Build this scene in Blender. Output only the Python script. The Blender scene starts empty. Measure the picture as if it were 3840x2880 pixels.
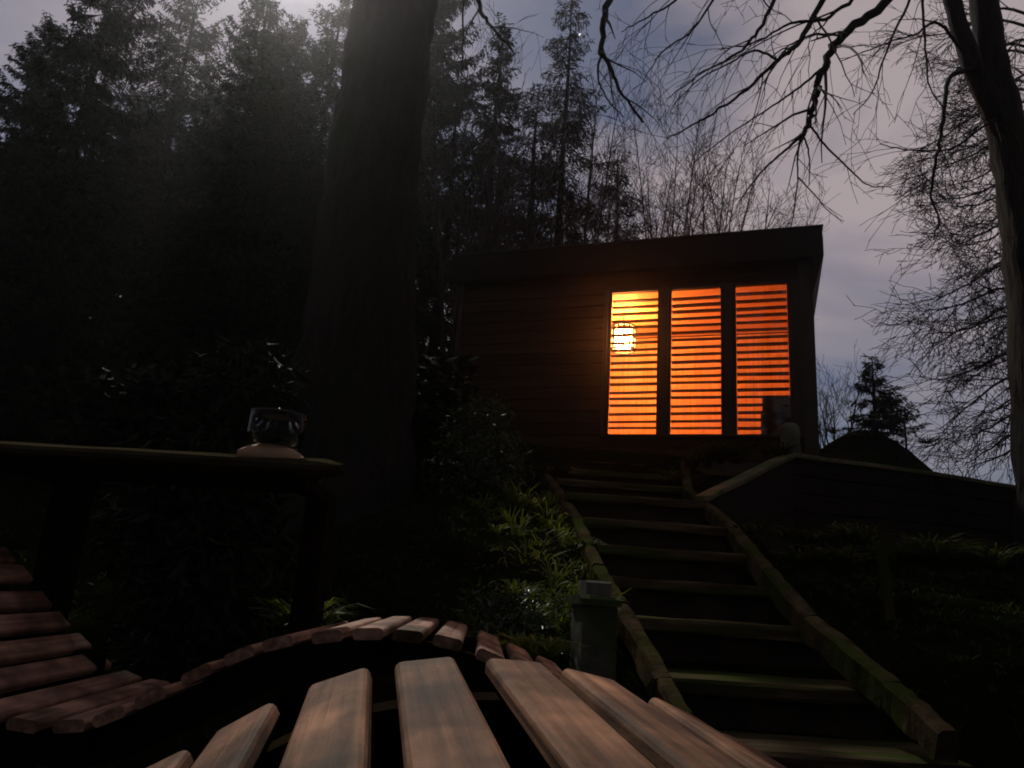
import bpy, math, random
from mathutils import Vector, Matrix, noise
random.seed(7)
sc = bpy.context.scene
rad = math.radians

# ------------------------------------------------------------------ camera
PITCH, ROLL, FPX = rad(15.1), rad(3.9), 2830.0
F = Vector((0, math.cos(PITCH), math.sin(PITCH)))
R0 = Vector((1, 0, 0)); U0 = Vector((0, -math.sin(PITCH), math.cos(PITCH)))
R = R0*math.cos(ROLL) + U0*math.sin(ROLL)
U = -R0*math.sin(ROLL) + U0*math.cos(ROLL)
cd = bpy.data.cameras.new('camera'); cam = bpy.data.objects.new('camera', cd)
sc.collection.objects.link(cam); sc.camera = cam
cd.sensor_width = 36; cd.lens = 36*FPX/3840; cd.clip_start = 0.02; cd.clip_end = 3000
cam.matrix_world = Matrix(((R.x, U.x, -F.x, 0), (R.y, U.y, -F.y, 0), (R.z, U.z, -F.z, 0), (0, 0, 0, 1)))

# ------------------------------------------------------------------ moonlit sky
MOON_AZ, MOON_EL = rad(-23), rad(46.5)
w = bpy.data.worlds.new('World'); sc.world = w; w.use_nodes = True
nt = w.node_tree; N = nt.nodes; L = nt.links; N.clear()
out = N.new('ShaderNodeOutputWorld'); bg = N.new('ShaderNodeBackground'); bg.inputs[1].default_value = 0.1
sky = N.new('ShaderNodeTexSky'); sky.sky_type = 'NISHITA'; sky.sun_disc = False
sky.sun_elevation = MOON_EL; sky.sun_rotation = MOON_AZ; sky.air_density = 1.0; sky.dust_density = 0.8
hs = N.new('ShaderNodeHueSaturation'); hs.inputs['Saturation'].default_value = 0.85; hs.inputs['Value'].default_value = 0.31
tn = N.new('ShaderNodeMix'); tn.data_type = 'RGBA'; tn.blend_type = 'MULTIPLY'; tn.inputs[0].default_value = 1.0; tn.inputs[7].default_value = (0.90, 0.90, 1.08, 1)
L.new(sky.outputs[0], tn.inputs[6]); L.new(tn.outputs[2], hs.inputs['Color'])
tc = N.new('ShaderNodeTexCoord'); mp = N.new('ShaderNodeMapping'); mp.inputs['Scale'].default_value = (1.0, 1.0, 2.6)
mp.inputs['Rotation'].default_value = (0.0, rad(14), 0.3); mp.inputs['Location'].default_value = (2.23, -1.74, -1.71)
L.new(tc.outputs['Generated'], mp.inputs[0])
nz = N.new('ShaderNodeTexNoise'); nz.inputs['Scale'].default_value = 1.5; nz.inputs['Detail'].default_value = 6
nz.inputs['Roughness'].default_value = 0.5; nz.inputs['Distortion'].default_value = 0.6
L.new(mp.outputs[0], nz.inputs['Vector'])
rp = N.new('ShaderNodeValToRGB'); rp.color_ramp.elements[0].position = 0.39; rp.color_ramp.elements[1].position = 0.60
L.new(nz.outputs[0], rp.inputs[0])
mx = N.new('ShaderNodeMix'); mx.data_type = 'RGBA'
L.new(rp.outputs[0], mx.inputs[0]); L.new(hs.outputs[0], mx.inputs[6]); mx.inputs[7].default_value = (3.9, 3.3, 3.45, 1)
L.new(mx.outputs[2], bg.inputs[0]); L.new(bg.outputs[0], out.inputs[0])

sl = bpy.data.lights.new('moonlight', 'SUN'); sl.energy = 2.3; sl.angle = rad(0.55); sl.color = (1.0, 0.93, 0.84)
so = bpy.data.objects.new('moonlight', sl); sc.collection.objects.link(so)
MD = Vector((math.sin(MOON_AZ)*math.cos(MOON_EL), math.cos(MOON_AZ)*math.cos(MOON_EL), math.sin(MOON_EL)))
so.rotation_euler = MD.to_track_quat('Z', 'Y').to_euler()

vs = sc.view_settings; vs.view_transform = 'Standard'; vs.look = 'None'; vs.exposure = 0; vs.gamma = 1
cy = sc.cycles
cy.use_denoising = True; cy.max_bounces = 6; cy.diffuse_bounces = 3; cy.glossy_bounces = 2; cy.transmission_bounces = 3
cy.transparent_max_bounces = 8; cy.volume_bounces = 0; cy.sample_clamp_indirect = 3.0; cy.filter_width = 1.9
cy.use_adaptive_sampling = True

# ------------------------------------------------------------------ helpers
def ray(px, py):
    return F + R*((px-1920)/FPX) + U*((1440-py)/FPX)
def Q(px, py, Y):                      # survey helper: world point seen at a photo pixel, standing at distance Y
    d = ray(px, py); return d*(Y/d.y)

class MB:
    def __init__(s): s.v = []; s.f = []
    def quad(s, a, b, c, d):
        n = len(s.v); s.v += [a, b, c, d]; s.f.append((n, n+1, n+2, n+3))
    def tri(s, a, b, c):
        n = len(s.v); s.v += [a, b, c]; s.f.append((n, n+1, n+2))
    def box(s, x0, x1, y0, y1, z0, z1):
        n = len(s.v)
        s.v += [(x0,y0,z0),(x1,y0,z0),(x1,y1,z0),(x0,y1,z0),(x0,y0,z1),(x1,y0,z1),(x1,y1,z1),(x0,y1,z1)]
        s.f += [tuple(n+i for i in q) for q in ((3,2,1,0),(4,5,6,7),(0,1,5,4),(1,2,6,5),(2,3,7,6),(3,0,4,7))]
    def cbox(s, x0, x1, y0, y1, z0, z1, c=0.004):      # box with chamfered long edges (prism along x)
        pts = [(y0+c,z0),(y1-c,z0),(y1,z0+c),(y1,z1-c),(y1-c,z1),(y0+c,z1),(y0,z1-c),(y0,z0+c)]
        s.prism_x(pts, x0, x1)
    def prism_x(s, pts, x0, x1):
        n = len(s.v); k = len(pts)
        s.v += [(x0, y, z) for y, z in pts] + [(x1, y, z) for y, z in pts]
        for i in range(k):
            j = (i+1) % k; s.f.append((n+j, n+i, n+k+i, n+k+j))
        s.f.append(tuple(n+i for i in range(k))); s.f.append(tuple(n+k+i for i in reversed(range(k))))
    def prism_y(s, pts, y0, y1):
        n = len(s.v); k = len(pts)
        s.v += [(x, y0, z) for x, z in pts] + [(x, y1, z) for x, z in pts]
        for i in range(k):
            j = (i+1) % k; s.f.append((n+i, n+j, n+k+j, n+k+i))
        s.f.append(tuple(n+i for i in reversed(range(k)))); s.f.append(tuple(n+k+i for i in range(k)))
    def tube(s, path, rads, sides=5, cap=True, jit=0.0):
        n0 = len(s.v); m = len(path); ref = None
        for i, p in enumerate(path):
            t = (path[min(i+1, m-1)] - path[max(i-1, 0)])
            if t.length < 1e-9: t = Vector((0,0,1))
            t.normalize()
            if ref is None:
                ref = t.orthogonal().normalized()
            a = (ref - t*ref.dot(t))
            if a.length < 1e-6: a = t.orthogonal()
            a.normalize(); ref = a; b = t.cross(a)
            for k in range(sides):
                th = 2*math.pi*k/sides; r = rads[i]
                if jit: r *= 1 + jit*noise.noise(Vector((math.cos(th)*1.7, math.sin(th)*1.7, i*0.7)) + p*0.9)
                q = p + (a*math.cos(th) + b*math.sin(th))*r
                s.v.append((q.x, q.y, q.z))
        for i in range(m-1):
            for k in range(sides):
                k2 = (k+1) % sides
                s.f.append((n0+i*sides+k, n0+i*sides+k2, n0+(i+1)*sides+k2, n0+(i+1)*sides+k))
        if cap:
            s.f.append(tuple(n0+k for k in reversed(range(sides))))
            s.f.append(tuple(n0+(m-1)*sides+k for k in range(sides)))
    def lathe(s, prof, seg=16, cx=0, cy=0):
        n0 = len(s.v)
        for r, z in prof:
            for k in range(seg):
                th = 2*math.pi*k/seg; s.v.append((cx+r*math.cos(th), cy+r*math.sin(th), z))
        for i in range(len(prof)-1):
            for k in range(seg):
                k2 = (k+1) % seg
                s.f.append((n0+i*seg+k, n0+i*seg+k2, n0+(i+1)*seg+k2, n0+(i+1)*seg+k))
    def mesh(s, name):
        me = bpy.data.meshes.new(name); me.from_pydata([tuple(v) for v in s.v], [], s.f); me.update(); return me

def obj(name, mb, mat, parent=None, smooth=False, loc=None, rot=None):
    me = mb.mesh(name) if isinstance(mb, MB) else mb
    if mat is not None and not me.materials: me.materials.append(mat)
    if smooth: me.polygons.foreach_set('use_smooth', [True]*len(me.polygons))
    o = bpy.data.objects.new(name, me); sc.collection.objects.link(o)
    if parent is not None: o.parent = parent
    if loc is not None: o.location = loc
    if rot is not None: o.rotation_euler = rot
    return o
def tag(o, label, cat, group=None, kind=None):
    o['label'] = label; o['category'] = cat
    if group: o['group'] = group
    if kind: o['kind'] = kind
    return o
def empty(name, loc=(0,0,0), rot=(0,0,0)):
    o = bpy.data.objects.new(name, None); sc.collection.objects.link(o); o.location = loc; o.rotation_euler = rot
    o.empty_display_size = 0.2; return o

# ------------------------------------------------------------------ materials
def mat(name, c1, c2, scale=8, rough=0.8, bump=0.3, detail=6, stretch=(1,1,1), c3=None, moss=0.5, spec=0.3, obvar=0.0, dist=0.01):
    m = bpy.data.materials.new(name); m.use_nodes = True; t = m.node_tree; n = t.nodes; l = t.links
    b = n['Principled BSDF']; b.inputs['Roughness'].default_value = rough; b.inputs['Specular IOR Level'].default_value = spec
    co = n.new('ShaderNodeTexCoord'); mp = n.new('ShaderNodeMapping'); mp.inputs['Scale'].default_value = stretch
    l.new(co.outputs['Object'], mp.inputs[0])
    oi = n.new('ShaderNodeObjectInfo'); ad = n.new('ShaderNodeVectorMath'); ad.operation = 'ADD'
    sca = n.new('ShaderNodeVectorMath'); sca.operation = 'SCALE'; sca.inputs[0].default_value = (37, 17, 53)
    l.new(oi.outputs['Random'], sca.inputs['Scale']); l.new(mp.outputs[0], ad.inputs[0]); l.new(sca.outputs[0], ad.inputs[1])
    z = n.new('ShaderNodeTexNoise'); z.inputs['Scale'].default_value = scale; z.inputs['Detail'].default_value = detail
    z.inputs['Roughness'].default_value = 0.62
    l.new(ad.outputs[0], z.inputs['Vector'])
    r = n.new('ShaderNodeValToRGB'); r.color_ramp.elements[0].color = (*c1, 1); r.color_ramp.elements[1].color = (*c2, 1)
    r.color_ramp.elements[0].position = 0.32; r.color_ramp.elements[1].position = 0.68
    l.new(z.outputs[0], r.inputs[0]); col = r.outputs[0]
    if c3:
        z2 = n.new('ShaderNodeTexNoise'); z2.inputs['Scale'].default_value = scale*0.35; z2.inputs['Detail'].default_value = 4
        l.new(ad.outputs[0], z2.inputs['Vector'])
        r2 = n.new('ShaderNodeValToRGB'); r2.color_ramp.elements[0].position = moss; r2.color_ramp.elements[1].position = moss+0.12
        l.new(z2.outputs[0], r2.inputs[0])
        mi = n.new('ShaderNodeMix'); mi.data_type = 'RGBA'; l.new(r2.outputs[0], mi.inputs[0]); l.new(col, mi.inputs[6]); mi.inputs[7].default_value = (*c3, 1)
        col = mi.outputs[2]
    if obvar:
        h = n.new('ShaderNodeHueSaturation'); mr = n.new('ShaderNodeMapRange')
        mr.inputs['To Min'].default_value = 1-obvar; mr.inputs['To Max'].default_value = 1+obvar
        l.new(oi.outputs['Random'], mr.inputs[0]); l.new(mr.outputs[0], h.inputs['Value']); l.new(col, h.inputs['Color']); col = h.outputs[0]
    l.new(col, b.inputs['Base Color'])
    if bump:
        bu = n.new('ShaderNodeBump'); bu.inputs['Strength'].default_value = bump; bu.inputs['Distance'].default_value = dist
        l.new(z.outputs[0], bu.inputs['Height']); l.new(bu.outputs[0], b.inputs['Normal'])
    return m
M = {}
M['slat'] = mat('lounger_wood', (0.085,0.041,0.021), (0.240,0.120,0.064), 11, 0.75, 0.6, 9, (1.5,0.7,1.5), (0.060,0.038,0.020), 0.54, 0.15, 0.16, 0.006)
M['slat_lit'] = mat('moonlit_lounger_wood', (0.14,0.078,0.052), (0.36,0.215,0.155), 11, 0.75, 0.6, 9, (1.5,0.7,1.5), (0.11,0.07,0.035), 0.56, 0.15, 0.16, 0.006)  # paler copy of the lounger wood, stronger moonlight put into its colour
def wood_slat(m):
    t = m.node_tree; n = t.nodes; l = t.links; b = n['Principled BSDF']
    src = b.inputs['Base Color'].links[0].from_socket
    co = n.new('ShaderNodeTexCoord'); oi = n.new('ShaderNodeObjectInfo')
    mp = n.new('ShaderNodeMapping'); mp.inputs['Scale'].default_value = (60, 2.2, 60); l.new(co.outputs['Object'], mp.inputs[0])
    sc_ = n.new('ShaderNodeVectorMath'); sc_.operation = 'SCALE'; sc_.inputs[0].default_value = (91, 33, 17); l.new(oi.outputs['Random'], sc_.inputs['Scale'])
    ad = n.new('ShaderNodeVectorMath'); l.new(mp.outputs[0], ad.inputs[0]); l.new(sc_.outputs[0], ad.inputs[1])
    g = n.new('ShaderNodeTexNoise'); g.inputs['Scale'].default_value = 1.0; g.inputs['Detail'].default_value = 5; g.inputs['Distortion'].default_value = 0.4; l.new(ad.outputs[0], g.inputs['Vector'])
    r = n.new('ShaderNodeMapRange'); r.inputs['From Min'].default_value = 0.3; r.inputs['From Max'].default_value = 0.7; r.inputs['To Min'].default_value = 0.5; r.inputs['To Max'].default_value = 1.35; l.new(g.outputs[0], r.inputs[0])
    # water stains
    st = n.new('ShaderNodeTexNoise'); st.inputs['Scale'].default_value = 7.0; st.inputs['Detail'].default_value = 3
    ad2 = n.new('ShaderNodeVectorMath'); l.new(co.outputs['Object'], ad2.inputs[0]); l.new(sc_.outputs[0], ad2.inputs[1]); l.new(ad2.outputs[0], st.inputs['Vector'])
    r2 = n.new('ShaderNodeMapRange'); r2.inputs['From Min'].default_value = 0.38; r2.inputs['From Max'].default_value = 0.6; r2.inputs['To Min'].default_value = 0.5; r2.inputs['To Max'].default_value = 1.15; l.new(st.outputs[0], r2.inputs[0])
    mu = n.new('ShaderNodeMath'); mu.operation = 'MULTIPLY'; l.new(r.outputs[0], mu.inputs[0]); l.new(r2.outputs[0], mu.inputs[1])
    h = n.new('ShaderNodeHueSaturation'); h.inputs['Saturation'].default_value = 0.98; l.new(mu.outputs[0], h.inputs['Value']); l.new(src, h.inputs['Color']); l.new(h.outputs[0], b.inputs['Base Color'])
    bu = n.new('ShaderNodeBump'); bu.inputs['Strength'].default_value = 0.7; bu.inputs['Distance'].default_value = 0.004; l.new(g.outputs[0], bu.inputs['Height'])
    old = b.inputs['Normal'].links[0].from_socket; l.new(old, bu.inputs['Normal']); l.new(bu.outputs[0], b.inputs['Normal'])
wood_slat(M['slat']); wood_slat(M['slat_lit'])
M['slat_mossy'] = mat('mossy_lounger_wood', (0.10,0.06,0.035), (0.26,0.17,0.11), 9, 0.7, 0.5, 8, (1.6,0.5,1.6), (0.07,0.08,0.02), 0.5, 0.3, 0.2, 0.006)
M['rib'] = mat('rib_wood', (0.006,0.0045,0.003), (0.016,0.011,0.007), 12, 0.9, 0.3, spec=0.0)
M['ground'] = mat('dark_soil', (0.002,0.0022,0.0012), (0.007,0.0075,0.0035), 3.0, 0.95, 0.9, 10, c3=(0.005,0.008,0.003), moss=0.5, spec=0.0, dist=0.05)
M['clad'] = mat('dark_cladding', (0.016,0.011,0.007), (0.034,0.022,0.013), 5, 0.85, 0.4, 8, (0.3,2,4), obvar=0.25, spec=0.08)
M['trim'] = mat('dark_trim', (0.015,0.012,0.009), (0.03,0.023,0.016), 6, 0.7, 0.2, spec=0.25)
M['fascia'] = mat('fascia_metal', (0.006,0.005,0.004), (0.012,0.010,0.008), 4, 0.8, 0.05, spec=0.08)
M['lining'] = mat('spruce_lining', (0.40,0.22,0.10), (0.62,0.38,0.19), 7, 0.55, 0.2, 8, (6,6,0.35), obvar=0.07, spec=0.15, dist=0.003)
M['blind'] = mat('blind_slat', (0.03,0.017,0.010), (0.06,0.032,0.018), 10, 0.6, 0.1, spec=0.25)
M['stove'] = mat('dark_bench', (0.03,0.02,0.015), (0.06,0.035,0.022), 8, 0.7, 0.2)
M['towel'] = mat('towel', (0.60,0.40,0.25), (0.70,0.50,0.34), 30, 0.95, 0.5, spec=0.05)
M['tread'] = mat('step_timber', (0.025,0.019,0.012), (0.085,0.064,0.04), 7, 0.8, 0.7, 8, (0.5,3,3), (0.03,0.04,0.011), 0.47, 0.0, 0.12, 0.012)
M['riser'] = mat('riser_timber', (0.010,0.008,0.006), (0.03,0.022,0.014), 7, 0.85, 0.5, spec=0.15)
M['edging'] = mat('edging_log', (0.018,0.014,0.008), (0.075,0.055,0.032), 8, 0.85, 0.9, 9, (1,1,1), (0.025,0.034,0.009), 0.48, 0.0, 0.1, 0.02)
M['wallplank'] = mat('retaining_plank', (0.005,0.004,0.003), (0.014,0.011,0.007), 6, 0.85, 0.5, 8, (0.4,3,3), obvar=0.2, spec=0.15)
M['cap'] = mat('capping_board', (0.06,0.05,0.03), (0.14,0.115,0.06), 8, 0.85, 0.6, 8, (0.6,3,3), (0.05,0.065,0.016), 0.46, 0.2)
M['stone'] = mat('mossy_stone', (0.04,0.042,0.034), (0.11,0.11,0.085), 9, 0.9, 0.8, 9, c3=(0.03,0.045,0.014), moss=0.5, spec=0.2, dist=0.012)
M['bark'] = mat('bark', (0.006,0.0055,0.0045), (0.022,0.019,0.015), 9, 0.9, 1.0, 9, (2.2,2.2,0.45), c3=(0.010,0.014,0.005), moss=0.55, spec=0.08, dist=0.035)
M['twig'] = mat('twig_bark', (0.018,0.014,0.012), (0.045,0.034,0.028), 4, 0.8, 0.0, spec=0.15)
M['twig_glow'] = mat('glow_tinted_twig_bark', (0.05,0.026,0.020), (0.12,0.060,0.042), 4, 0.75, 0.0, spec=0.2)  # reddish tint is window glow put into the bark colour
M['needle'] = mat('spruce_needle', (0.005,0.009,0.004), (0.012,0.020,0.008), 3, 0.75, 0.0, spec=0.1)
M['leaf'] = mat('strap_leaf', (0.03,0.055,0.009), (0.10,0.135,0.03), 5, 0.6, 0.0, spec=0.12, c3=(0.16,0.12,0.05), moss=0.60)
M['leafdark'] = mat('evergreen_leaf', (0.014,0.028,0.008), (0.03,0.05,0.014), 5, 0.42, 0.0, spec=0.35)
M['grass'] = mat('grass', (0.010,0.018,0.004), (0.036,0.05,0.012), 2.5, 0.65, 0.0, spec=0.15, c3=(0.055,0.043,0.02), moss=0.60)
M['rail'] = mat('table_wood', (0.018,0.015,0.009), (0.060,0.050,0.030), 8, 1.0, 0.6, 8, (0.4,3,3), (0.012,0.014,0.005), 0.52, 0.0)
M['pale'] = mat('pale_wood', (0.30,0.19,0.11), (0.46,0.32,0.21), 8, 0.7, 0.4, 6, (0.6,2,2), spec=0.25)
M['iron'] = mat('dark_iron', (0.012,0.012,0.012), (0.03,0.03,0.03), 10, 0.4, 0.1, spec=0.5)

def thin_leaf(m, tint, fac):                         # leaves and blades let light through
    n = m.node_tree.nodes; l = m.node_tree.links; b = n['Principled BSDF']; o = n['Material Output']
    src = b.inputs['Base Color'].links[0].from_socket
    tr = n.new('ShaderNodeBsdfTranslucent'); mu = n.new('ShaderNodeMix'); mu.data_type = 'RGBA'; mu.blend_type = 'MULTIPLY'; mu.inputs[0].default_value = 1.0
    mu.inputs[7].default_value = (*tint, 1); l.new(src, mu.inputs[6]); l.new(mu.outputs[2], tr.inputs[0])
    mx = n.new('ShaderNodeMixShader'); mx.inputs[0].default_value = fac; l.new(b.outputs[0], mx.inputs[1]); l.new(tr.outputs[0], mx.inputs[2]); l.new(mx.outputs[0], o.inputs[0])
thin_leaf(M['leaf'], (1.15, 1.0, 0.4), 0.45); thin_leaf(M['grass'], (1.3, 1.1, 0.45), 0.45); thin_leaf(M['leafdark'], (1.2, 1.3, 0.6), 0.3)
def glassmat(name, tint, gl):
    m = bpy.data.materials.new(name); m.use_nodes = True; n = m.node_tree.nodes; l = m.node_tree.links; n.clear()
    o = n.new('ShaderNodeOutputMaterial'); a = n.new('ShaderNodeBsdfTransparent'); a.inputs[0].default_value = (*tint, 1)
    g = n.new('ShaderNodeBsdfGlossy'); g.inputs['Roughness'].default_value = 0.04
    fr = n.new('ShaderNodeFresnel'); fr.inputs[0].default_value = gl; mx = n.new('ShaderNodeMixShader')
    l.new(fr.outputs[0], mx.inputs[0]); l.new(a.outputs[0], mx.inputs[1]); l.new(g.outputs[0], mx.inputs[2]); l.new(mx.outputs[0], o.inputs[0])
    return m
M['glass'] = glassmat('window_glass', (0.96,0.96,0.95), 1.35)
M['jar'] = glassmat('jar_glass', (0.95,0.96,0.95), 1.22)
def emis(name, c, s):
    m = bpy.data.materials.new(name); m.use_nodes = True; n = m.node_tree.nodes; l = m.node_tree.links; n.clear()
    o = n.new('ShaderNodeOutputMaterial'); e = n.new('ShaderNodeEmission'); e.inputs[0].default_value = (*c, 1); e.inputs[1].default_value = s
    l.new(e.outputs[0], o.inputs[0]); return m
M['bulb'] = emis('bulb_glow', (1.0,0.275,0.062), 640)
M['star'] = emis('star_glow', (1.0,1.0,1.0), 3)

# ------------------------------------------------------------------ terrain
def lerp_table(tab, x):
    if x <= tab[0][0]: return tab[0][1]
    for (a, va), (b, vb) in zip(tab, tab[1:]):
        if x <= b: return va + (vb-va)*(x-a)/(b-a)
    return tab[-1][1]
def sstep(a, b, x):
    t = max(0.0, min(1.0, (x-a)/(b-a))); return t*t*(3-2*t)
STEPS = [(2.55,2620,2805,3650,2868),(2.91,2495,2520,3330,2612),(3.28,2365,2305,3120,2370),(3.64,2290,2155,2900,2207),
         (4.0,2245,2040,2810,2078),(4.45,2190,1945,2735,1968),(5.0,2125,1855,2655,1868),(5.7,2090,1808,2600,1812),(6.4,2050,1768,2570,1768)]
ST = []
for Y, xl, yl, xr, yr in STEPS:
    a, b = Q(xl, yl, Y), Q(xr, yr, Y); ST.append((Y, a.x, b.x, (a.z+b.z)/2))
WA, WB, WC = Q(2640,1858,5.25), Q(2962,1700,6.3), Q(3500,1772,7.1)
WD = Vector((7.5, 8.0, WC.z-0.12))
WALL = [WA, WB, WC, WD]
PROF = [(-30,-0.9),(-3,-0.60),(0,-0.57),(2.1,-0.60),(2.5,-0.62)] + [(y+0.1, z-0.14) for y, _, _, z in ST] + [(7.0,1.20),(7.8,1.45),(10,1.55),(14,1.7),(40,2.4),(120,3.0)]
def wall_y(x):
    return lerp_table([(p.x, p.y) for p in WALL], x)
def wall_z(x):
    return lerp_table([(p.x, p.z) for p in WALL], x)
def G(x, y):
    z = lerp_table(PROF, y)
    left = sstep(-0.5, -2.2, x)
    z -= 0.27*left*(1-sstep(3.5, 7.0, y))
    z -= 0.25*left*sstep(2.4, 4.5, y)*(1-sstep(6, 9, y))
    # right of the steps the bank stays low until the retaining wall
    xr = lerp_table([(a[0], a[2]) for a in ST], y) + 0.22
    rt = sstep(xr, xr+0.35, x)
    low = -0.62 + 0.30*max(0, y-1.5) - 0.02*max(0, y-1.5)**2
    hi = wall_z(x) - 0.035 + 0.05*max(0, y-wall_y(x))
    hill = sstep(wall_y(x)-0.02, wall_y(x)+0.05, y)
    far = sstep(9.5, 12, y)
    rz = low*(1-hill) + hi*hill
    z2 = z*(1-rt) + rz*rt
    z = z2*(1-far) + max(z, 1.72)*far
    d = math.hypot(x-5.15, y-10.6)                       # heap of earth round the young spruce
    z += 1.0*math.exp(-(d/0.95)**2)
    z += 0.03*noise.noise(Vector((x*1.7, y*1.7, 0))) + 0.012*noise.noise(Vector((x*6, y*6, 3)))
    return z
def axis(lo, hi, fine_lo, fine_hi, step):
    vals = []; x = fine_lo
    while x <= fine_hi: vals.append(x); x += step
    g = step; x = vals[-1]
    while x < hi: g *= 1.25; x += g; vals.append(x)
    g = step; x = vals[0]; pre = []
    while x > lo: g *= 1.25; x -= g; pre.append(x)
    return pre[::-1] + vals
xs = axis(-160, 160, -4.2, 6.6, 0.085); ys = axis(-160, 160, -0.6, 11.5, 0.085)
tm = MB(); nx = len(xs)
for y in ys:
    for x in xs: tm.v.append((x, y, G(x, y)))
for j in range(len(ys)-1):
    for i in range(nx-1): tm.f.append((j*nx+i, j*nx+i+1, (j+1)*nx+i+1, (j+1)*nx+i))
gr = obj('ground', tm, M['ground'], smooth=True); gr['kind'] = 'structure'

# ------------------------------------------------------------------ cabin
vp = ray(-6510, 1627); u = -Vector((vp.x, vp.y, 0)).normalized(); nin = Vector((-u.y, u.x, 0))
CB = Q(3060, 1400, 7.4); ZB = 1.40
cabin = empty('garden_cabin', (CB.x, CB.y, ZB), (0, 0, math.atan2(u.y, u.x)))
tag(cabin, 'dark wooden flat-roofed garden cabin with three glowing windows above the steps', 'cabin')
def zz(z): return z - ZB
W, DEP, ZT = 4.05, 2.1, zz(3.60)
WIN = [(-2.156,-1.624), (-1.476,-0.942), (-0.783,-0.255)]; Z0, Z1 = zz(1.697), zz(3.362)
# solid frame behind the cladding
m = MB()
m.box(-W, -2.20, 0.03, 0.10, 0, ZT); m.box(-2.20, 0, 0.03, 0.10, 0, Z0-0.03); m.box(-2.20, 0, 0.03, 0.10, Z1+0.03, ZT)
obj('wall', m, M['clad'], cabin)
m = MB(); m.box(-W, -W+0.09, 0.10, DEP, 0, ZT); obj('wall', m, M['clad'], cabin)
m = MB(); m.box(-0.09, 0, 0.10, DEP, 0, ZT); obj('wall', m, M['clad'], cabin)
m = MB(); m.box(-W, 0, DEP, DEP+0.09, 0, ZT); obj('wall', m, M['clad'], cabin)
m = MB(); m.box(-W+0.095, -0.095, 0.105, DEP-0.005, 0.10, 0.18); obj('floor', m, M['lining'], cabin)
m = MB(); m.box(-W-0.02, 0.02, -0.01, DEP+0.1, -0.30, -0.004); obj('plinth', m, M['trim'], cabin)
# cladding boards
bw = 0.1385; k = 0; zc = 0.004
while zc + bw < ZT + 0.002:
    b0, b1 = zc, zc + bw - 0.007
    segs = [(-W+0.06, -2.235)]
    if b1 < Z0-0.05 or b0 > Z1+0.05: segs.append((-2.228, -0.14))
    for s0, s1 in segs:
        m = MB(); m.cbox(s0, s1, 0.0+random.uniform(0,0.003), 0.0285, b0, b1, 0.005); obj('cladding_board', m, M['clad'], cabin)
    zc += bw; k += 1
for s0, s1 in ((-0.135, 0.004), (-W, -W+0.055)):
    m = MB(); m.box(s0, s1, -0.012, 0.029, 0, ZT); obj('corner_board', m, M['trim'], cabin)
for s0, s1 in ((-1.59, -1.51), (-0.908, -0.817)):
    m = MB(); m.box(s0, s1, -0.006, 0.10, Z0-0.029, Z1+0.029); obj('mullion', m, M['trim'], cabin)
m = MB(); m.box(-0.221, -0.1355, -0.004, 0.10, Z0-0.029, Z1+0.029); obj('mullion', m, M['trim'], cabin)
m = MB(); m.box(-2.2345, -2.19, -0.004, 0.10, Z0-0.029, Z1+0.029); obj('mullion', m, M['trim'], cabin)
# windows with blinds
pitch = (Z1-Z0)/20
for i, (s0, s1) in enumerate(WIN):
    m = MB(); t = 0.032
    m.box(s0-t, s1+t, 0.015, 0.075, Z1, Z1+t-0.004); m.box(s0-t, s1+t, 0.015, 0.075, Z0-t+0.004, Z0)
    m.box(s0-t, s0, 0.017, 0.073, Z0, Z1); m.box(s1, s1+t, 0.017, 0.073, Z0, Z1)
    wn = obj('window', m, M['trim'], cabin)
    wn['label'] = ['brightest window, a caged lamp showing behind its blind', 'middle window with evenly lit orange blind', 'window nearest the cabin corner, dark bench behind its blind'][i]
    m = MB(); m.box(s0, s1, 0.050, 0.056, Z0, Z1); obj('pane', m, M['glass'], wn)
    m = MB(); m.cbox(s0+0.003, s1-0.003, -0.030, 0.030, -0.010, 0.010, 0.004); sm = m.mesh('slat')
    sm.materials.append(M['blind'])
    for q in range(1, 20):
        obj('slat', sm, None, wn, loc=(0, 0.098, Z0+q*pitch+random.uniform(-0.0025, 0.0025)), rot=(rad(random.uniform(-7, 4)), rad(random.uniform(-.4, .4)), 0))
        # a slat turns about its own long axis
# lining boards
def lining(parent, name, n, f):
    for q in range(n):
        m = MB(); f(m, q); obj(name, m, M['lining'], parent)
lining(cabin, 'lining_board', 36, lambda m, q: m.box(-W+0.10+q*0.107, -W+0.10+q*0.107+0.1045, DEP-0.028-random.uniform(0,.002), DEP-0.006, 0.18, zz(3.50)))
lining(cabin, 'ceiling_board', 18, lambda m, q: m.box(-W+0.10, -0.1, 0.115+q*0.107, 0.115+q*0.107+0.1045, zz(3.505)+random.uniform(0,.002), zz(3.53)))
lining(cabin, 'lining_board', 18, lambda m, q: m.box(-0.118-random.uniform(0,.002), -0.0945, 0.115+q*0.107, 0.115+q*0.107+0.1045, 0.18, zz(3.50)))
lining(cabin, 'lining_board', 18, lambda m, q: m.box(-W+0.0945, -W+0.118, 0.115+q*0.107, 0.115+q*0.107+0.1045, 0.18, zz(3.50)))
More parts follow.
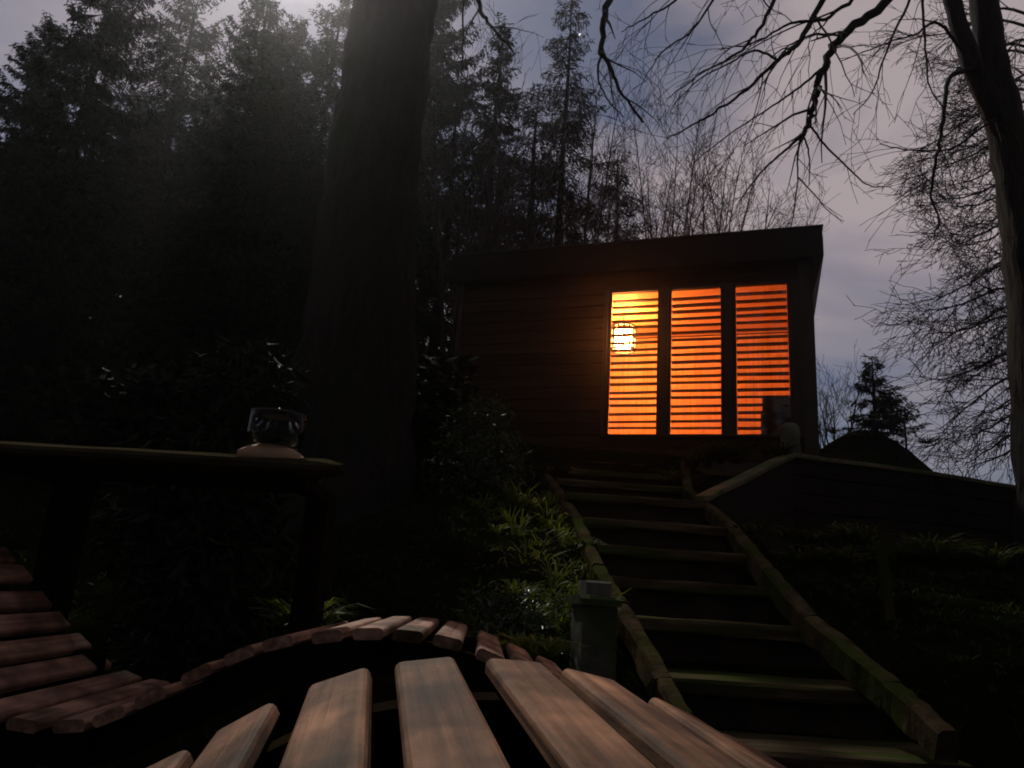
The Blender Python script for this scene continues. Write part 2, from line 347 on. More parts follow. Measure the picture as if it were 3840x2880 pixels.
# roof with deep fascia and slanting eaves
m = MB(); m.box(-W-0.1, 0.098, -0.06, DEP+0.16, zz(3.64), zz(3.905)); rf = obj('roof', m, M['fascia'], cabin)
m = MB(); m.box(-W-0.12, 0.104, -0.105, -0.062, zz(3.585), zz(3.925)); obj('fascia', m, M['fascia'], rf)
m = MB(); m.prism_y([(0.006, zz(3.215)), (0.118, zz(3.60)), (0.118, zz(3.80)), (0.106, zz(3.928)), (0.006, zz(3.928))], -0.10, DEP+0.17); obj('eaves', m, M['fascia'], rf)
m = MB(); m.box(-W-0.13, 0.125, -0.12, DEP+0.18, zz(3.93), zz(3.945)); obj('drip_edge', m, M['trim'], rf)

def cab(s, n, z): return Vector((CB.x, CB.y, 0)) + u*s + nin*n + Vector((0, 0, z))
rz = math.atan2(u.y, u.x)
# caged lamp hanging inside
lp = empty('caged_lamp', cab(-2.19, 1.0, 2.99), (0, 0, rz)); tag(lp, 'glowing caged lantern hanging behind the left window of the cabin', 'lamp')
m = MB(); m.lathe([(0.0,0.03),(0.09,0.03),(0.105,0.045),(0.108,0.15),(0.105,0.255),(0.09,0.27),(0.0,0.27)], 18); obj('bulb', m, M['bulb'], lp, True)
for q in range(14):
    th = 2*math.pi*q/14; m = MB()
    m.tube([Vector((0.155*math.cos(th), 0.155*math.sin(th), 0.0)), Vector((0.155*math.cos(th), 0.155*math.sin(th), 0.3))], [0.012]*2, 6); obj('cage_bar', m, M['iron'], lp)
for zr in (0.0, 0.15, 0.3):
    m = MB(); m.tube([Vector((0.155*math.cos(2*math.pi*q/20), 0.155*math.sin(2*math.pi*q/20), zr)) for q in range(21)], [0.013]*21, 6); obj('ring', m, M['iron'], lp)
m = MB(); m.tube([Vector((0,0,0.26)), Vector((0,0,0.51))], [0.008, 0.008], 5); m.lathe([(0.03,0.272),(0.035,0.28),(0.03,0.29),(0.0,0.3)], 10); obj('cord', m, M['iron'], lp)
# bench box under the right window
bn = empty('storage_bench', cab(-0.34, 0.36, ZB+0.18), (0,0,rz)); tag(bn, 'dark stacked bench box behind the right cabin window', 'bench')
m = MB(); m.box(-0.21, 0.20, -0.2, 0.25, 0.0, 0.36); obj('lower_box', m, M['stove'], bn)
m = MB(); m.box(-0.19, 0.20, -0.18, 0.24, 0.405, 0.56); obj('upper_box', m, M['stove'], bn)
m = MB(); m.box(-0.17, -0.14, -0.16, -0.13, 0.36, 0.405); m.box(0.15, 0.18, -0.16, -0.13, 0.36, 0.405); m.box(-0.17, -0.14, 0.18, 0.21, 0.36, 0.405); m.box(0.15,0.18,0.18,0.21,0.36,0.405); obj('spacer', m, M['stove'], bn)

# ------------------------------------------------------------------ garden steps
steps = empty('garden_steps', (ST[0][1], ST[0][0], G(ST[0][1], ST[0][0])))
tag(steps, 'mossy timber garden steps climbing to the glowing cabin', 'steps')
def rel(mb, o):
    l = o.location; mb.v = [(v[0]-l.x, v[1]-l.y, v[2]-l.z) for v in mb.v]; return mb
def rough_plank(x0, x1, y0, y1, z0, z1, n=14, amp=0.006, c=0.012, seed=0):
    mb = MB(); pts = [(y0+c*0.6,z0),(y1,z0),(y1,z1),(y0+c,z1),(y0+c*0.3,z1-c*0.3),(y0,z1-c),(y0,z0+c)]; k = len(pts)
    for i in range(n+1):
        x = x0 + (x1-x0)*i/n
        for j, (y, z) in enumerate(pts):
            nn = noise.noise_vector(Vector((x*4+seed*9, j*1.3, seed)))
            mb.v.append((x, y+nn.y*amp*1.6, z+nn.z*amp))
    for i in range(n):
        for j in range(k):
            j2 = (j+1) % k; mb.f.append((i*k+j2, i*k+j, (i+1)*k+j, (i+1)*k+j2))
    mb.f.append(tuple(range(k))); mb.f.append(tuple(n*k+q for q in reversed(range(k))))
    return mb
for i, (Y, xa, xb, z) in enumerate(ST):
    Yn = ST[i+1][0] if i+1 < len(ST) else 7.0
    dep = min(0.36, Yn-Y+0.02)
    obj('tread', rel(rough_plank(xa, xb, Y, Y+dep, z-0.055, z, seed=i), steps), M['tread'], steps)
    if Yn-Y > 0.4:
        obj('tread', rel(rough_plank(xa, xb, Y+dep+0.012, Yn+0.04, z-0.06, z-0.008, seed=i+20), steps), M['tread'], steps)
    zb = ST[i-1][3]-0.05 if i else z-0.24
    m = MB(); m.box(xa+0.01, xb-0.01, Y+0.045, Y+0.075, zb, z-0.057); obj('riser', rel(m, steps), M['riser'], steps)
zt = ST[-1][3]
dk0, dk1 = Q(2000,1735,7.0), Q(2890,1735,7.0)
for q in range(4):
    y0 = 6.99+q*0.145; m = rough_plank(dk0.x, dk1.x, y0, y0+0.137, zt+0.13, zt+0.175, seed=40+q, c=0.006); obj('landing_board', rel(m, steps), M['tread'], steps)
m = MB(); m.box(dk0.x+0.02, dk1.x-0.02, 7.03, 7.06, zt-0.1, zt+0.128); obj('riser', rel(m, steps), M['riser'], steps)
LE = [(2035,1772,6.5),(2070,1815,5.75),(2165,1955,4.65),(2245,2140,3.75),(2330,2285,3.3),(2490,2570,2.8),(2600,2790,2.5)]
RE = [(2568,1738,6.5),(2582,1850,5.55),(2735,1975,4.55),(2885,2155,3.7),(3040,2335,3.25),(3350,2590,2.75),(3560,2780,2.45)]
def log(p0, p1, r, seed):
    mb = MB(); n = 12; d = (p1-p0); d.normalize(); sd = d.cross(V3Z).normalized(); up = sd.cross(d)
    prof = [(-1,-1.9),(1,-1.9),(1.05,0.55),(0.7,0.95),(-0.65,1.0),(-1.0,0.6)]
    for i in range(n+1):
        t = i/n; p = p0.lerp(p1, t)
        for j, (a, b) in enumerate(prof):
            e = noise.noise_vector(Vector((seed*3.1+j*0.9, t*7, 2)))
            q = p + sd*(a*r*(1+0.3*e.x)) + up*(b*r*(1+0.28*e.y)); mb.v.append((q.x, q.y, q.z))
    for i in range(n):
        for j in range(6):
            j2 = (j+1) % 6; mb.f.append((i*6+j2, i*6+j, (i+1)*6+j, (i+1)*6+j2))
    mb.f.append(tuple(range(6))); mb.f.append(tuple(n*6+j for j in reversed(range(6))))
    return mb
V3Z = Vector((0,0,1))
for lst, r, s in ((LE, 0.032, 0), (RE, 0.034, 50)):
    for i, (a, b) in enumerate(zip(lst, lst[1:])):
        pa, pb = Q(*a), Q(*b); d = (pb-pa).normalized()
        obj('edging_log', rel(log(pa+d*0.004, pb-d*0.004, r, s+i), steps), M['edging'], steps)

# ------------------------------------------------------------------ retaining wall and post
rw = empty('retaining_wall', WB - Vector((0,0,0.9))); tag(rw, 'black plank retaining wall below the cabin with mossy capping board', 'retaining wall')
for i, (a, b) in enumerate(zip(WALL, WALL[1:])):
    d = Vector((b.x-a.x, b.y-a.y, 0)); ln = d.length; d.normalize(); nn = Vector((-d.y, d.x, 0))
    def put(x0, x1, y0, y1, h0, h1, name, mt, seed):
        mb = rough_plank(x0, x1, y0, y1, 0, 1, 10, 0.0, 0.0, seed); mb = MB(); k = 12
        for q in range(k+1):
            x = x0+(x1-x0)*q/k; zc = a.z+(b.z-a.z)*x/ln
            for (yy, hh) in ((y0,h0),(y1,h0),(y1,h1),(y0+0.008,h1),(y0,h1-0.01)):
                e = noise.noise_vector(Vector((x*3, seed*2.3, hh*4)))*0.006
                p = Vector((a.x,a.y,0)) + d*x + nn*(yy+e.y) + Vector((0,0,zc+hh+e.z)); mb.v.append((p.x,p.y,p.z))
        for q in range(k):
            for j in range(5):
                j2 = (j+1) % 5; mb.f.append((q*5+j2, q*5+j, (q+1)*5+j, (q+1)*5+j2))
        mb.f.append(tuple(range(5))); mb.f.append(tuple(k*5+j for j in reversed(range(5))))
        obj(name, rel(mb, rw), mt, rw)
    for q in range(5):
        put(0.004, ln-0.004, -0.03+random.uniform(0,0.006), 0.012, -0.04-0.15*(q+1)+0.006, -0.042-0.15*q, 'plank', M['wallplank'], i*7+q)
    put(-0.01, ln+0.01, -0.05, 0.07, -0.038, 0.0, 'capping_board', M['cap'], i*7+6)
pp = Q(2966, 1712, 6.42)
m = MB(); h = 0.29; m.lathe([(0.085,-0.35),(0.083,0.0),(0.080,0.15),(0.078,h-0.05),(0.068,h-0.018),(0.045,h),(0.0,h+0.006)], 14)
m.v = [(x*(1+0.06*noise.noise(Vector((x*9,y*9,z*4)))), y, z) for x, y, z in m.v]
po2 = obj('timber_post', m, M['stone'], None, True, loc=pp); tag(po2, 'short round-topped mossy post standing on the wall corner before the cabin', 'post')

# stone post beside the lower steps
sp = Q(2222, 2480, 3.05); spz = G(sp.x, sp.y)
st = empty('stone_post', (sp.x, sp.y, sp.z-0.02), (0,0,rad(12))); tag(st, 'small square mossy stone post with a stepped cap beside the steps', 'post')
m = MB(); m.prism_x([(-0.07,-0.3),(0.07,-0.3),(0.066,0.225),(-0.066,0.225)], -0.07, 0.07); obj('shaft', m, M['stone'], st)
m = MB(); m.prism_x([(-0.082,0.227),(0.082,0.227),(0.082,0.25),(0.06,0.262),(-0.06,0.262),(-0.082,0.25)], -0.082, 0.082); obj('cap', m, M['stone'], st)
m = MB(); m.prism_x([(-0.05,0.264),(0.05,0.264),(0.046,0.31),(0.03,0.318),(-0.03,0.318),(-0.046,0.31)], -0.05, 0.05); obj('top_block', m, M['stone'], st)
# mossy post in the right bank
mpz = Q(3320, 2190, 3.9)
m = MB(); m.prism_y([(-0.024,-0.25),(0.024,-0.25),(0.021,0.17),(0.012,0.205),(0.004,0.19),(-0.008,0.215),(-0.022,0.18)], -0.022, 0.022)
m.v = [(x+0.006*noise.noise(Vector((z*9,y*30,1))), y, z) for x, y, z in m.v]
tag(obj('stake_post', m, M['edging'], None, loc=mpz), 'leaning mossy stake in the dark bank right of the steps', 'post').rotation_euler = (0.05, -0.08, 0)

# ------------------------------------------------------------------ wave loungers
CP = [(-1.22,0.87),(-1.1,0.745),(-0.95,0.575),(-0.8,0.41),(-0.66,0.30),(-0.5,0.275),(-0.38,0.325),(-0.29,0.378),(-0.19,0.425),(-0.06,0.449),(0.05,0.449),(0.15,0.433),(0.25,0.398),(0.4,0.335),(0.55,0.27),(0.72,0.21)]
def catmull(pts, n=10):
    o = []
    for i in range(len(pts)-1):
        p0, p1, p2, p3 = pts[max(i-1,0)], pts[i], pts[i+1], pts[min(i+2,len(pts)-1)]
        for k in range(n):
            t = k/n
            o.append(tuple(0.5*((2*p1[j])+(-p0[j]+p2[j])*t+(2*p0[j]-5*p1[j]+4*p2[j]-p3[j])*t*t+(-p0[j]+3*p1[j]-3*p2[j]+p3[j])*t**3) for j in (0,1)))
    o.append(pts[-1]); return o
CURVE0 = catmull(CP)
SL = 0.62
def lounger(loc, heading, tilt, label, mt, skew=0.0, offset=0.0, sp=0.112, hw=0.039, stretch=1.0, ztop=9.0):
    CURVE = [(x*stretch if x < 0 else x, z) for x, z in CURVE0 if z < ztop]
    root = empty('wave_lounger', loc, (tilt, skew, -heading)); tag(root, label, 'lounger', 'slatted wave loungers on the lawn')
    m = MB(); m.prism_y([(-hw,-0.006),(-hw+.005,-0.011),(hw-.005,-0.011),(hw,-0.006),(hw,0.004),(hw-.002,0.0085),(hw-.006,0.0113),(hw-.011,0.012),(-hw+.011,0.012),(-hw+.006,0.0113),(-hw+.002,0.0085),(-hw,0.004)], -SL/2, SL/2)
    sm = m.mesh('slat'); sm.materials.append(mt)
    acc = offset; last = CURVE[0]
    for i in range(1, len(CURVE)):
        c = CURVE[i]; acc += math.hypot(c[0]-last[0], c[1]-last[1])
        if acc >= sp:
            acc -= sp; th = math.atan2(c[1]-last[1], c[0]-last[0])
            o = obj('slat', sm, None, root, loc=(c[0], random.uniform(-.004,.004), c[1]+random.uniform(-.002,.002)), rot=(0, -th, rad(random.uniform(-.5,.5))))
        last = c
    for yy in (-0.21, 0.21):
        m = MB(); n = len(CURVE)
        for i, c in enumerate(CURVE):
            a, b = CURVE[max(i-1,0)], CURVE[min(i+1,n-1)]; t = Vector((b[0]-a[0], 0, b[1]-a[1])).normalized(); nr = Vector((-t.z, 0, t.x))
            for dy, dn in ((-0.02,-0.085),(0.02,-0.085),(0.02,-0.0125),(-0.02,-0.0125)):
                p = Vector((c[0], yy+dy, c[1])) + nr*dn; m.v.append((p.x,p.y,p.z))
        for i in range(n-1):
            for j in range(4):
                j2 = (j+1)%4; m.f.append((i*4+j, i*4+j2, (i+1)*4+j2, (i+1)*4+j))
        m.f.append((3,2,1,0)); m.f.append(tuple((n-1)*4+j for j in range(4)))
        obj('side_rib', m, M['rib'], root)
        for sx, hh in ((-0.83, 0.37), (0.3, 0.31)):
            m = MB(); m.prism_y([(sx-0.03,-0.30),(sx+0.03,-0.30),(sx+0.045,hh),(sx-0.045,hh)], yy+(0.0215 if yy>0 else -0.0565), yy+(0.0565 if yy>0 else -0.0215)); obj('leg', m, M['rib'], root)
    return root
def place_lounger(px, py, Yfar, heading, tilt, label, mt, **kw):
    """the pixel is the far edge of the knee crest"""
    far = Q(px, py, Yfar); h = Vector((math.sin(heading), math.cos(heading), 0))
    c = far - h*(SL/2*math.cos(tilt)) - Vector((0,0,SL/2*math.sin(tilt)))
    return lounger((c.x, c.y, c.z-0.462), heading, tilt, label, mt, **kw)
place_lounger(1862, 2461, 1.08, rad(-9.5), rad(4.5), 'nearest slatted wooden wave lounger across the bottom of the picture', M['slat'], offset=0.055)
place_lounger(1560, 2312, 2.2, rad(-1), 0.0, 'wooden wave lounger just behind the nearest one, its moonlit knee curve showing', M['slat_lit'], skew=rad(-3), sp=0.084, hw=0.030, stretch=1.14, ztop=0.68)
# ------------------------------------------------------------------ bar table with lantern
ra, rb = Q(1250, 1772, 1.93), Q(-330, 1626, 2.03)
hr = empty('bar_table', (ra.x, ra.y, G(ra.x, ra.y))); tag(hr, 'tall plank table in the dark on the left, its front edge faintly lit', 'table')
d = (rb-ra); d.z = 0; ln = d.length; d.normalize(); nb = Vector((d.y, -d.x, 0))
if nb.y < 0: nb = -nb
ra.z = (ra.z+rb.z)/2 - 0.004
def top_plank(y0, y1, chamf, seed, mt):
    mb = MB(); nseg = 34; prof = [(y0+0.004,-0.02),(y1,-0.02),(y1,0.02),(y0+chamf,0.021),(y0+0.004,0.002),(y0,-0.008)]; k = len(prof)
    for i in range(nseg+1):
        x = ln*i/nseg + (-0.02 if seed == 0 else 0.0); sh = 1.0
        x = x + (ln-x)*(0.0,0.09,0.14,0.21)[seed]/ln
        if i == 0: sh = 0.45
        if i == 1 and seed == 0: x = 0.03
        for (y, z) in prof:
            e = noise.noise(Vector((x*6, y*9, z*20+seed)))*0.003; yc = (y0+y1)/2
            p = ra + d*x + nb*(yc+(y-yc)*(sh if i == 0 else 1)+e) + Vector((0,0,z*sh+e*0.6)); mb.v.append((p.x,p.y,p.z))
    for i in range(nseg):
        for j in range(k):
            j2 = (j+1)%k; mb.f.append((i*k+j, i*k+j2, (i+1)*k+j2, (i+1)*k+j))
    mb.f.append(tuple(reversed(range(k)))); mb.f.append(tuple(nseg*k+j for j in range(k)))
    return obj('top_plank', rel(mb, hr), mt, hr)
for q in range(4):
    top_plank(-0.06+q*0.148, -0.06+q*0.148+0.140, 0.085 if q == 0 else 0.01, q, M['rail'])
for tx in (0.16, ln-0.2):
    p = ra + d*tx + nb*0.40; mb = MB(); mb.box(p.x-0.035, p.x+0.035, p.y-0.03, p.y+0.09, G(p.x,p.y)-0.15, p.z-0.052); obj('leg', rel(mb, hr), M['rib'], hr)
    mb = MB(); q0 = p - nb*0.30; mb.box(p.x-0.028, p.x+0.028, q0.y, p.y+0.12, p.z-0.05, p.z-0.0225); obj('bearer', rel(mb, hr), M['rib'], hr)
lc = Q(1018, 1738, 1.98); lc.z += 0.004
la = empty('glass_lantern', lc, (0,0,0.1)); tag(la, 'glass storm lantern on a pale rounded wooden base standing on the dark table', 'lantern'); la.scale = (0.66,0.66,0.66)
m = MB()
for i in range(9):
    t = -1+2*i/8; hgt = 0.062*math.sqrt(max(0.0, 1-(t*0.86)**2))
    for y, z in ((-0.085,-0.012),(-0.085,hgt*0.75),(-0.06,hgt),(0.06,hgt),(0.085,hgt*0.75),(0.085,-0.012)): m.v.append((t*0.118, y, z))
for i in range(8):
    for j in range(6):
        j2=(j+1)%6; m.f.append((i*6+j2, i*6+j, (i+1)*6+j, (i+1)*6+j2))
m.f.append(tuple(range(6))); m.f.append(tuple(48+j for j in reversed(range(6))))
obj('base', m, M['pale'], la, True)
m = MB(); m.lathe([(0.055,0.055),(0.10,0.058),(0.112,0.10),(0.112,0.185),(0.108,0.19),(0.108,0.10),(0.097,0.062),(0.055,0.059)], 24); obj('glass', m, M['jar'], la, True)
m = MB(); m.lathe([(0.0,0.192),(0.110,0.192),(0.110,0.197),(0.03,0.20),(0.0,0.201)], 16); obj('lid', m, M['iron'], la)
m = MB(); m.lathe([(0.0,0.2015),(0.010,0.203),(0.012,0.210),(0.008,0.218),(0.0,0.22)], 12)
kb = bpy.data.materials.new('steel_knob'); kb.use_nodes = True; kb.node_tree.nodes['Principled BSDF'].inputs['Metallic'].default_value = 1; kb.node_tree.nodes['Principled BSDF'].inputs['Roughness'].default_value = 0.3
obj('knob', m, kb, la, True)

# ------------------------------------------------------------------ spruces
def V(*a): return Vector(a)
def spruce(seed, H, RB, z0=0.5, droop=0.35, dens=1.0, wid=0.02, sub=1.0, pw=0.8, lift=0.25):
    rnd = random.Random(seed); tr = MB(); fo = MB()
    rt = 0.013*H+0.03
    path = [V(0.03*math.sin(z*0.7+seed), 0.03*math.cos(z*0.9), z) for z in [H*i/14 for i in range(15)]]
    path[0].z = -0.4
    tr.tube(path, [rt*(1-i/14)**0.9+0.006 for i in range(15)], 9, True, 0.08)
    z = z0
    while z < H*0.985:
        fr = z/H; Lb = RB*max(0.03, (1-fr))**pw; nb = 5 if Lb > 0.5 else 4
        for k in range(nb):
            az = rnd.uniform(0, 2*math.pi); l = Lb*rnd.uniform(0.62, 1.12); zz0 = z+rnd.uniform(-0.12, 0.12)
            o = V(math.cos(az), math.sin(az), 0); sd = V(-o.y, o.x, 0)
            nseg = 6; pts = []
            dr = droop*rnd.uniform(0.7, 1.3)*(1-0.8*fr)
            up = 0.45*fr
            for i in range(nseg+1):
                t = i/nseg; pts.append(o*(l*t) + V(0,0,zz0 + l*(up*t - dr*t + lift*t*t*t)))
            fo.tube(pts, [0.004+0.018*(l/3)*(1-i/nseg) for i in range(nseg+1)], 3, False)
            nt_ = max(3, int(l/0.105*dens))
            for q in range(nt_):
                t = 0.12 + 0.88*(q+rnd.random())/nt_
                i = min(nseg-1, int(t*nseg)); f = t*nseg-i; p = pts[i].lerp(pts[i+1], f)
                for side in (-1, 1):
                    tl = (0.14 + 0.42*l*(1-t)*0.55)*rnd.uniform(0.6, 1.25)
                    tl = min(tl, 0.75)
                    dv = (o*rnd.uniform(0.35,0.8) + sd*side*rnd.uniform(0.5,1.0) + V(0,0,rnd.uniform(-0.55,0.05)*(0.4+droop*1.6))).normalized()
                    e = p + dv*tl + V(0,0,-0.10*tl*droop*2)
                    w = wid*rnd.uniform(0.7, 1.3); nv = dv.cross(V(rnd.uniform(-1,1), rnd.uniform(-1,1), rnd.uniform(-1,1)))
                    if nv.length < 1e-3: continue
                    nv.normalize(); mid = p.lerp(e, 0.5)
                    fo.quad(p-nv*w*0.4, mid-nv*w, e, mid+nv*w)
                    ns = int(rnd.random()*2.2*sub + tl*6*sub)
                    for s_ in range(ns):
                        tt = rnd.uniform(0.15, 0.98); b = p.lerp(e, tt)
                        dv2 = (dv*0.6 + V(rnd.uniform(-1,1), rnd.uniform(-1,1), rnd.uniform(-1.1,0.45))).normalized()
                        l2 = rnd.uniform(0.05, 0.13)*(1+0.6*(1-tt)); n2 = dv2.cross(V(rnd.uniform(-1,1), rnd.uniform(-1,1), rnd.uniform(-1,1)))
                        if n2.length < 1e-3: continue
                        n2.normalize(); e2 = b+dv2*l2; m2 = b.lerp(e2, 0.55); ww = w*0.75
                        fo.quad(b, m2-n2*ww, e2, m2+n2*ww)
        z += (0.20 + 0.10*rnd.random())/dens**0.5 * (0.65 if H < 3 else 1)
    return tr.mesh('trunk'), fo.mesh('crown')
variants = [spruce(1, 12, 3.2, 0.7, 0.6, 1.7, 0.021, 2.3, 0.62), spruce(2, 12, 2.9, 0.5, 0.65, 1.8, 0.022, 2.4, 0.6), spruce(3, 12, 3.0, 1.0, 0.55, 1.6, 0.021, 2.2, 0.65), spruce(4, 12, 3.1, 0.8, 0.65, 1.25, 0.021, 1.9, 0.5)]
def put_tree(name, var, px, Y, Htop, rot, label, cat='tree', group=None, sxy=1.0, lean=(0,0)):
    p = Q(px, 1500, Y); z = G(p.x, Y) - 0.05
    r = empty(name, (p.x, Y, z), (lean[0], lean[1], rot)); tag(r, label, cat, group)
    s = (Htop - z)/12.0
    for nm, me, mt in (('trunk', var[0], M['bark']), ('crown', var[1], M['needle'])):
        o = obj(nm, me, mt, r); o.scale = (s*sxy, s*sxy, s)
    return r
def top_for(px, py, Y): return Q(px, py, Y).z
GS = 'tall spruces on the left'
for px, Y, py, var, rot, sxy, lab in [
    (40, 6.6, -620, 2, 0.3, 0.62, 'tall spruce at the left picture edge with a bare dark trunk'),
    (430, 12.5, -70, 3, 1.0, 0.85, 'loose-branched spruce between the left edge trunk and the dense spruce'),
    (735, 8.8, -70, 1, 2.2, 0.78, 'dense dark spruce nearest the middle of the left half'),
    (1060, 10.2, -60, 2, 3.9, 0.85, 'broad spruce just left of the big trunk'),
    (1190, 8.0, 470, 0, 5.1, 0.9, 'spruce partly hidden behind the big trunk'),
    (1450, 12.5, -560, 1, 1.3, 0.6, 'tall spruce directly behind the big trunk, added to shade the bank'),  # added for the shade it throws on the bank
    (880, 9.8, 40, 1, 0.2, 0.72, 'slim dark spruce between the dense spruce and the broad one'),
    (-180, 9.5, 60, 1, 4.4, 1.0, 'spruce standing beyond the left picture edge'),
    (210, 10.5, 560, 0, 0.9, 0.95, 'lower spruce in front of the loose-branched one at left'),
    (560, 15.0, 210, 2, 0.4, 1.0, 'far spruce seen between the loose and the dense spruce'),
    (890, 14.0, 420, 0, 2.9, 1.0, 'far spruce filling the gap left of the broad one'),
    (300, 18.0, 330, 1, 3.3, 1.25, 'farthest low spruce behind the loose-branched one'),
    (690, 19.0, 330, 0, 5.3, 1.25, 'farthest low spruce behind the dense dark one'),
    (1100, 18.0, 520, 2, 1.6, 1.25, 'farthest low spruce behind the broad one'),
    (20, 17.0, 520, 0, 2.1, 1.2, 'farthest low spruce behind the left edge trunk')]:
    put_tree('spruce_tree', variants[var], px, Y, top_for(px, py, Y), rot, lab, 'tree', GS, sxy)
spire = spruce(11, 12, 1.5, 0.5, 0.6, 1.7, 0.026, 1.5, 0.6)
thin = spruce(12, 12, 2.2, 0.8, 0.85, 1.25, 0.017, 1.3, 0.5, 0.1)
put_tree('conifer_tree', spire, 1775, 13.5, top_for(1775, 60, 13.5), 0.4, 'narrow dark conifer spire right of the big trunk', 'tree', None, 0.95)
put_tree('conifer_tree', thin, 2062, 12.5, top_for(2090, -60, 12.5), 1.9, 'feathery conifer with hanging twigs left of the bright star', 'tree', None, 0.72)
put_tree('conifer_tree', thin, 1610, 12.0, top_for(1600, 300, 12.0), 3.4, 'low feathery conifer right behind the big trunk', 'tree', None, 1.1)
put_tree('conifer_tree', thin, 1945, 15.5, top_for(1930, 330, 15.5), 5.0, 'small feathery conifer between the spire and the taller feathery one', 'tree', None, 1.25)
put_tree('conifer_tree', thin, 2290, 15.0, top_for(2290, 560, 15.0), 2.6, 'lowest feathery conifer right of the tall feathery one', 'tree', None, 1.2)
# young spruce on its heap of earth
yt, yf = spruce(21, 1.75, 0.95, 0.08, 0.22, 2.4, 0.016, 1.3, 0.95, 0.2)
yp = Q(3292, 1690, 10.6)
r = empty('young_spruce', (yp.x, 10.6, G(yp.x, 10.6)-0.03), (0,0,0.5)); tag(r, 'small young spruce silhouetted on the mound right of the cabin', 'tree')
obj('trunk', yt, M['bark'], r); obj('crown', yf, M['needle'], r)
s_ = (Q(3283,1335,10.6).z - r.location.z)/1.75; r.scale = (s_, s_, s_)
sk = Q(3400, 1690, 10.3); m = MB(); m.tube([V(0,0,-0.3), V(0,0,0.2), V(-0.01,0,Q(3396,1565,10.3).z-sk.z)], [0.016,0.016,0.012], 6)
tag(obj('garden_stake', m, M['bark'], None, loc=sk), 'thin upright stake right of the young spruce', 'stake')

# ------------------------------------------------------------------ bare trees
class Grow:
    def __init__(s, seed, grav=0.0, up=0.0, wig=0.25, minr=0.0022):
        s.r = random.Random(seed); s.big = MB(); s.fine = MB(); s.grav = grav; s.up = up; s.wig = wig; s.minr = minr; s.n = 0
    def rv(s): return V(s.r.uniform(-1,1), s.r.uniform(-1,1), s.r.uniform(-1,1))
    def twigs(s, pts, rads, lvl, spec, t0=0.15):
        """spec: list per level of (count per metre, len factor min, max, angle)"""
        if lvl >= len(spec): return
        den, l0, l1, ang = spec[lvl]
        tot = sum((b-a).length for a, b in zip(pts, pts[1:]))
        n = int(den*tot*(1-t0) + s.r.random())
        for q in range(n):
            t = t0 + (1-t0)*(q+s.r.random())/max(1, n); x = t*(len(pts)-1); i = min(len(pts)-2, int(x)); f = x-i
            p = pts[i].lerp(pts[i+1], f); rr = rads[i]+(rads[i+1]-rads[i])*f
            d = (pts[i+1]-pts[i]).normalized(); side = d.cross(s.rv())
            if side.length < 1e-3: continue
            side.normalize(); a = ang*s.r.uniform(0.6, 1.3)
            nd = d*math.cos(a) + side*math.sin(a)
            s.branch(p, nd, s.r.uniform(l0, l1)*(1-0.45*t), max(s.minr, rr*s.r.uniform(0.45, 0.65)), lvl+1, spec)
    def branch(s, p, d, length, r, lvl, spec, seg=None):
        nseg = seg or max(3, min(9, int(length/0.12))); pts = [p.copy()]; rads = [r]; st = length/nseg; d = d.normalized()
        for i in range(nseg):
            d = (d + s.rv()*s.wig + V(0,0,-s.grav+s.up)*(0.35)).normalized()
            pts.append(pts[-1]+d*st); rads.append(max(s.minr*0.7, r*(1-0.75*(i+1)/nseg)))
        (s.big if r > 0.02 else s.fine).tube(pts, rads, 6 if r > 0.02 else 3, False)
        s.twigs(pts, rads, lvl, spec)
    def limb(s, pts, r0, r1, lvl, spec, t0=0.15, n=6, sides=8):
        sm = []
        for i in range(len(pts)-1):
            p0, p1, p2, p3 = pts[max(i-1,0)], pts[i], pts[i+1], pts[min(i+2,len(pts)-1)]
            for k in range(n):
                t = k/n; q = (p1*2 + (p2-p0)*t + (p0*2-p1*5+p2*4-p3)*t*t + (p1*3-p0-p2*3+p3)*t**3)*0.5
                sm.append(q + s.rv()*min(0.02, r0*0.35))
        sm.append(pts[-1].copy()); rads = [r0+(r1-r0)*(i/(len(sm)-1))**0.8 for i in range(len(sm))]
        s.big.tube(sm, rads, sides, True, 0.1); s.twigs(sm, rads, lvl, spec, t0); return sm, rads
def tree_obj(name, g, trunk, label, loc, tm='twig', cat='tree', group=None):
    r = empty(name, loc); tag(r, label, cat, group)
    if trunk: obj('trunk', rel(trunk, r), M['bark'], r, True)
    if g.big.v: obj('limbs', rel(g.big, r), M['bark'], r, True)
    if g.fine.v: obj('crown', rel(g.fine, r), M[tm], r)
    return r

# big leaning trunk in the middle of the left half
tb = MB(); TY = 5.4
base = Q(1330, 1560, TY); bz = G(base.x, TY)
axis_pts = [V(base.x-0.08, TY, bz-0.3), V(base.x-0.05, TY, bz+0.25), Q(1345,1300,TY), Q(1375,900,TY), Q(1415,520,TY), Q(1450,250,TY), Q(1485,0,TY), Q(1520,-300,TY), Q(1550,-700,TY+0.1)]
tr_r = [0.66, 0.50, 0.42, 0.385, 0.355, 0.345, 0.345, 0.31, 0.26]
sm = []; rr = []
for i in range(len(axis_pts)-1):
    for k in range(5):
        t = k/5; sm.append(axis_pts[i].lerp(axis_pts[i+1], t)); rr.append(tr_r[i]+(tr_r[i+1]-tr_r[i])*t)
sm.append(axis_pts[-1]); rr.append(tr_r[-1]); tb.tube(sm, rr, 20, True, 0.14)
g = Grow(31, grav=0.55, wig=0.2)
TOP = axis_pts[-1]
spec_h = [(2.2,0.5,1.1,0.7),(3.2,0.3,0.7,0.7),(4,0.15,0.4,0.7)]
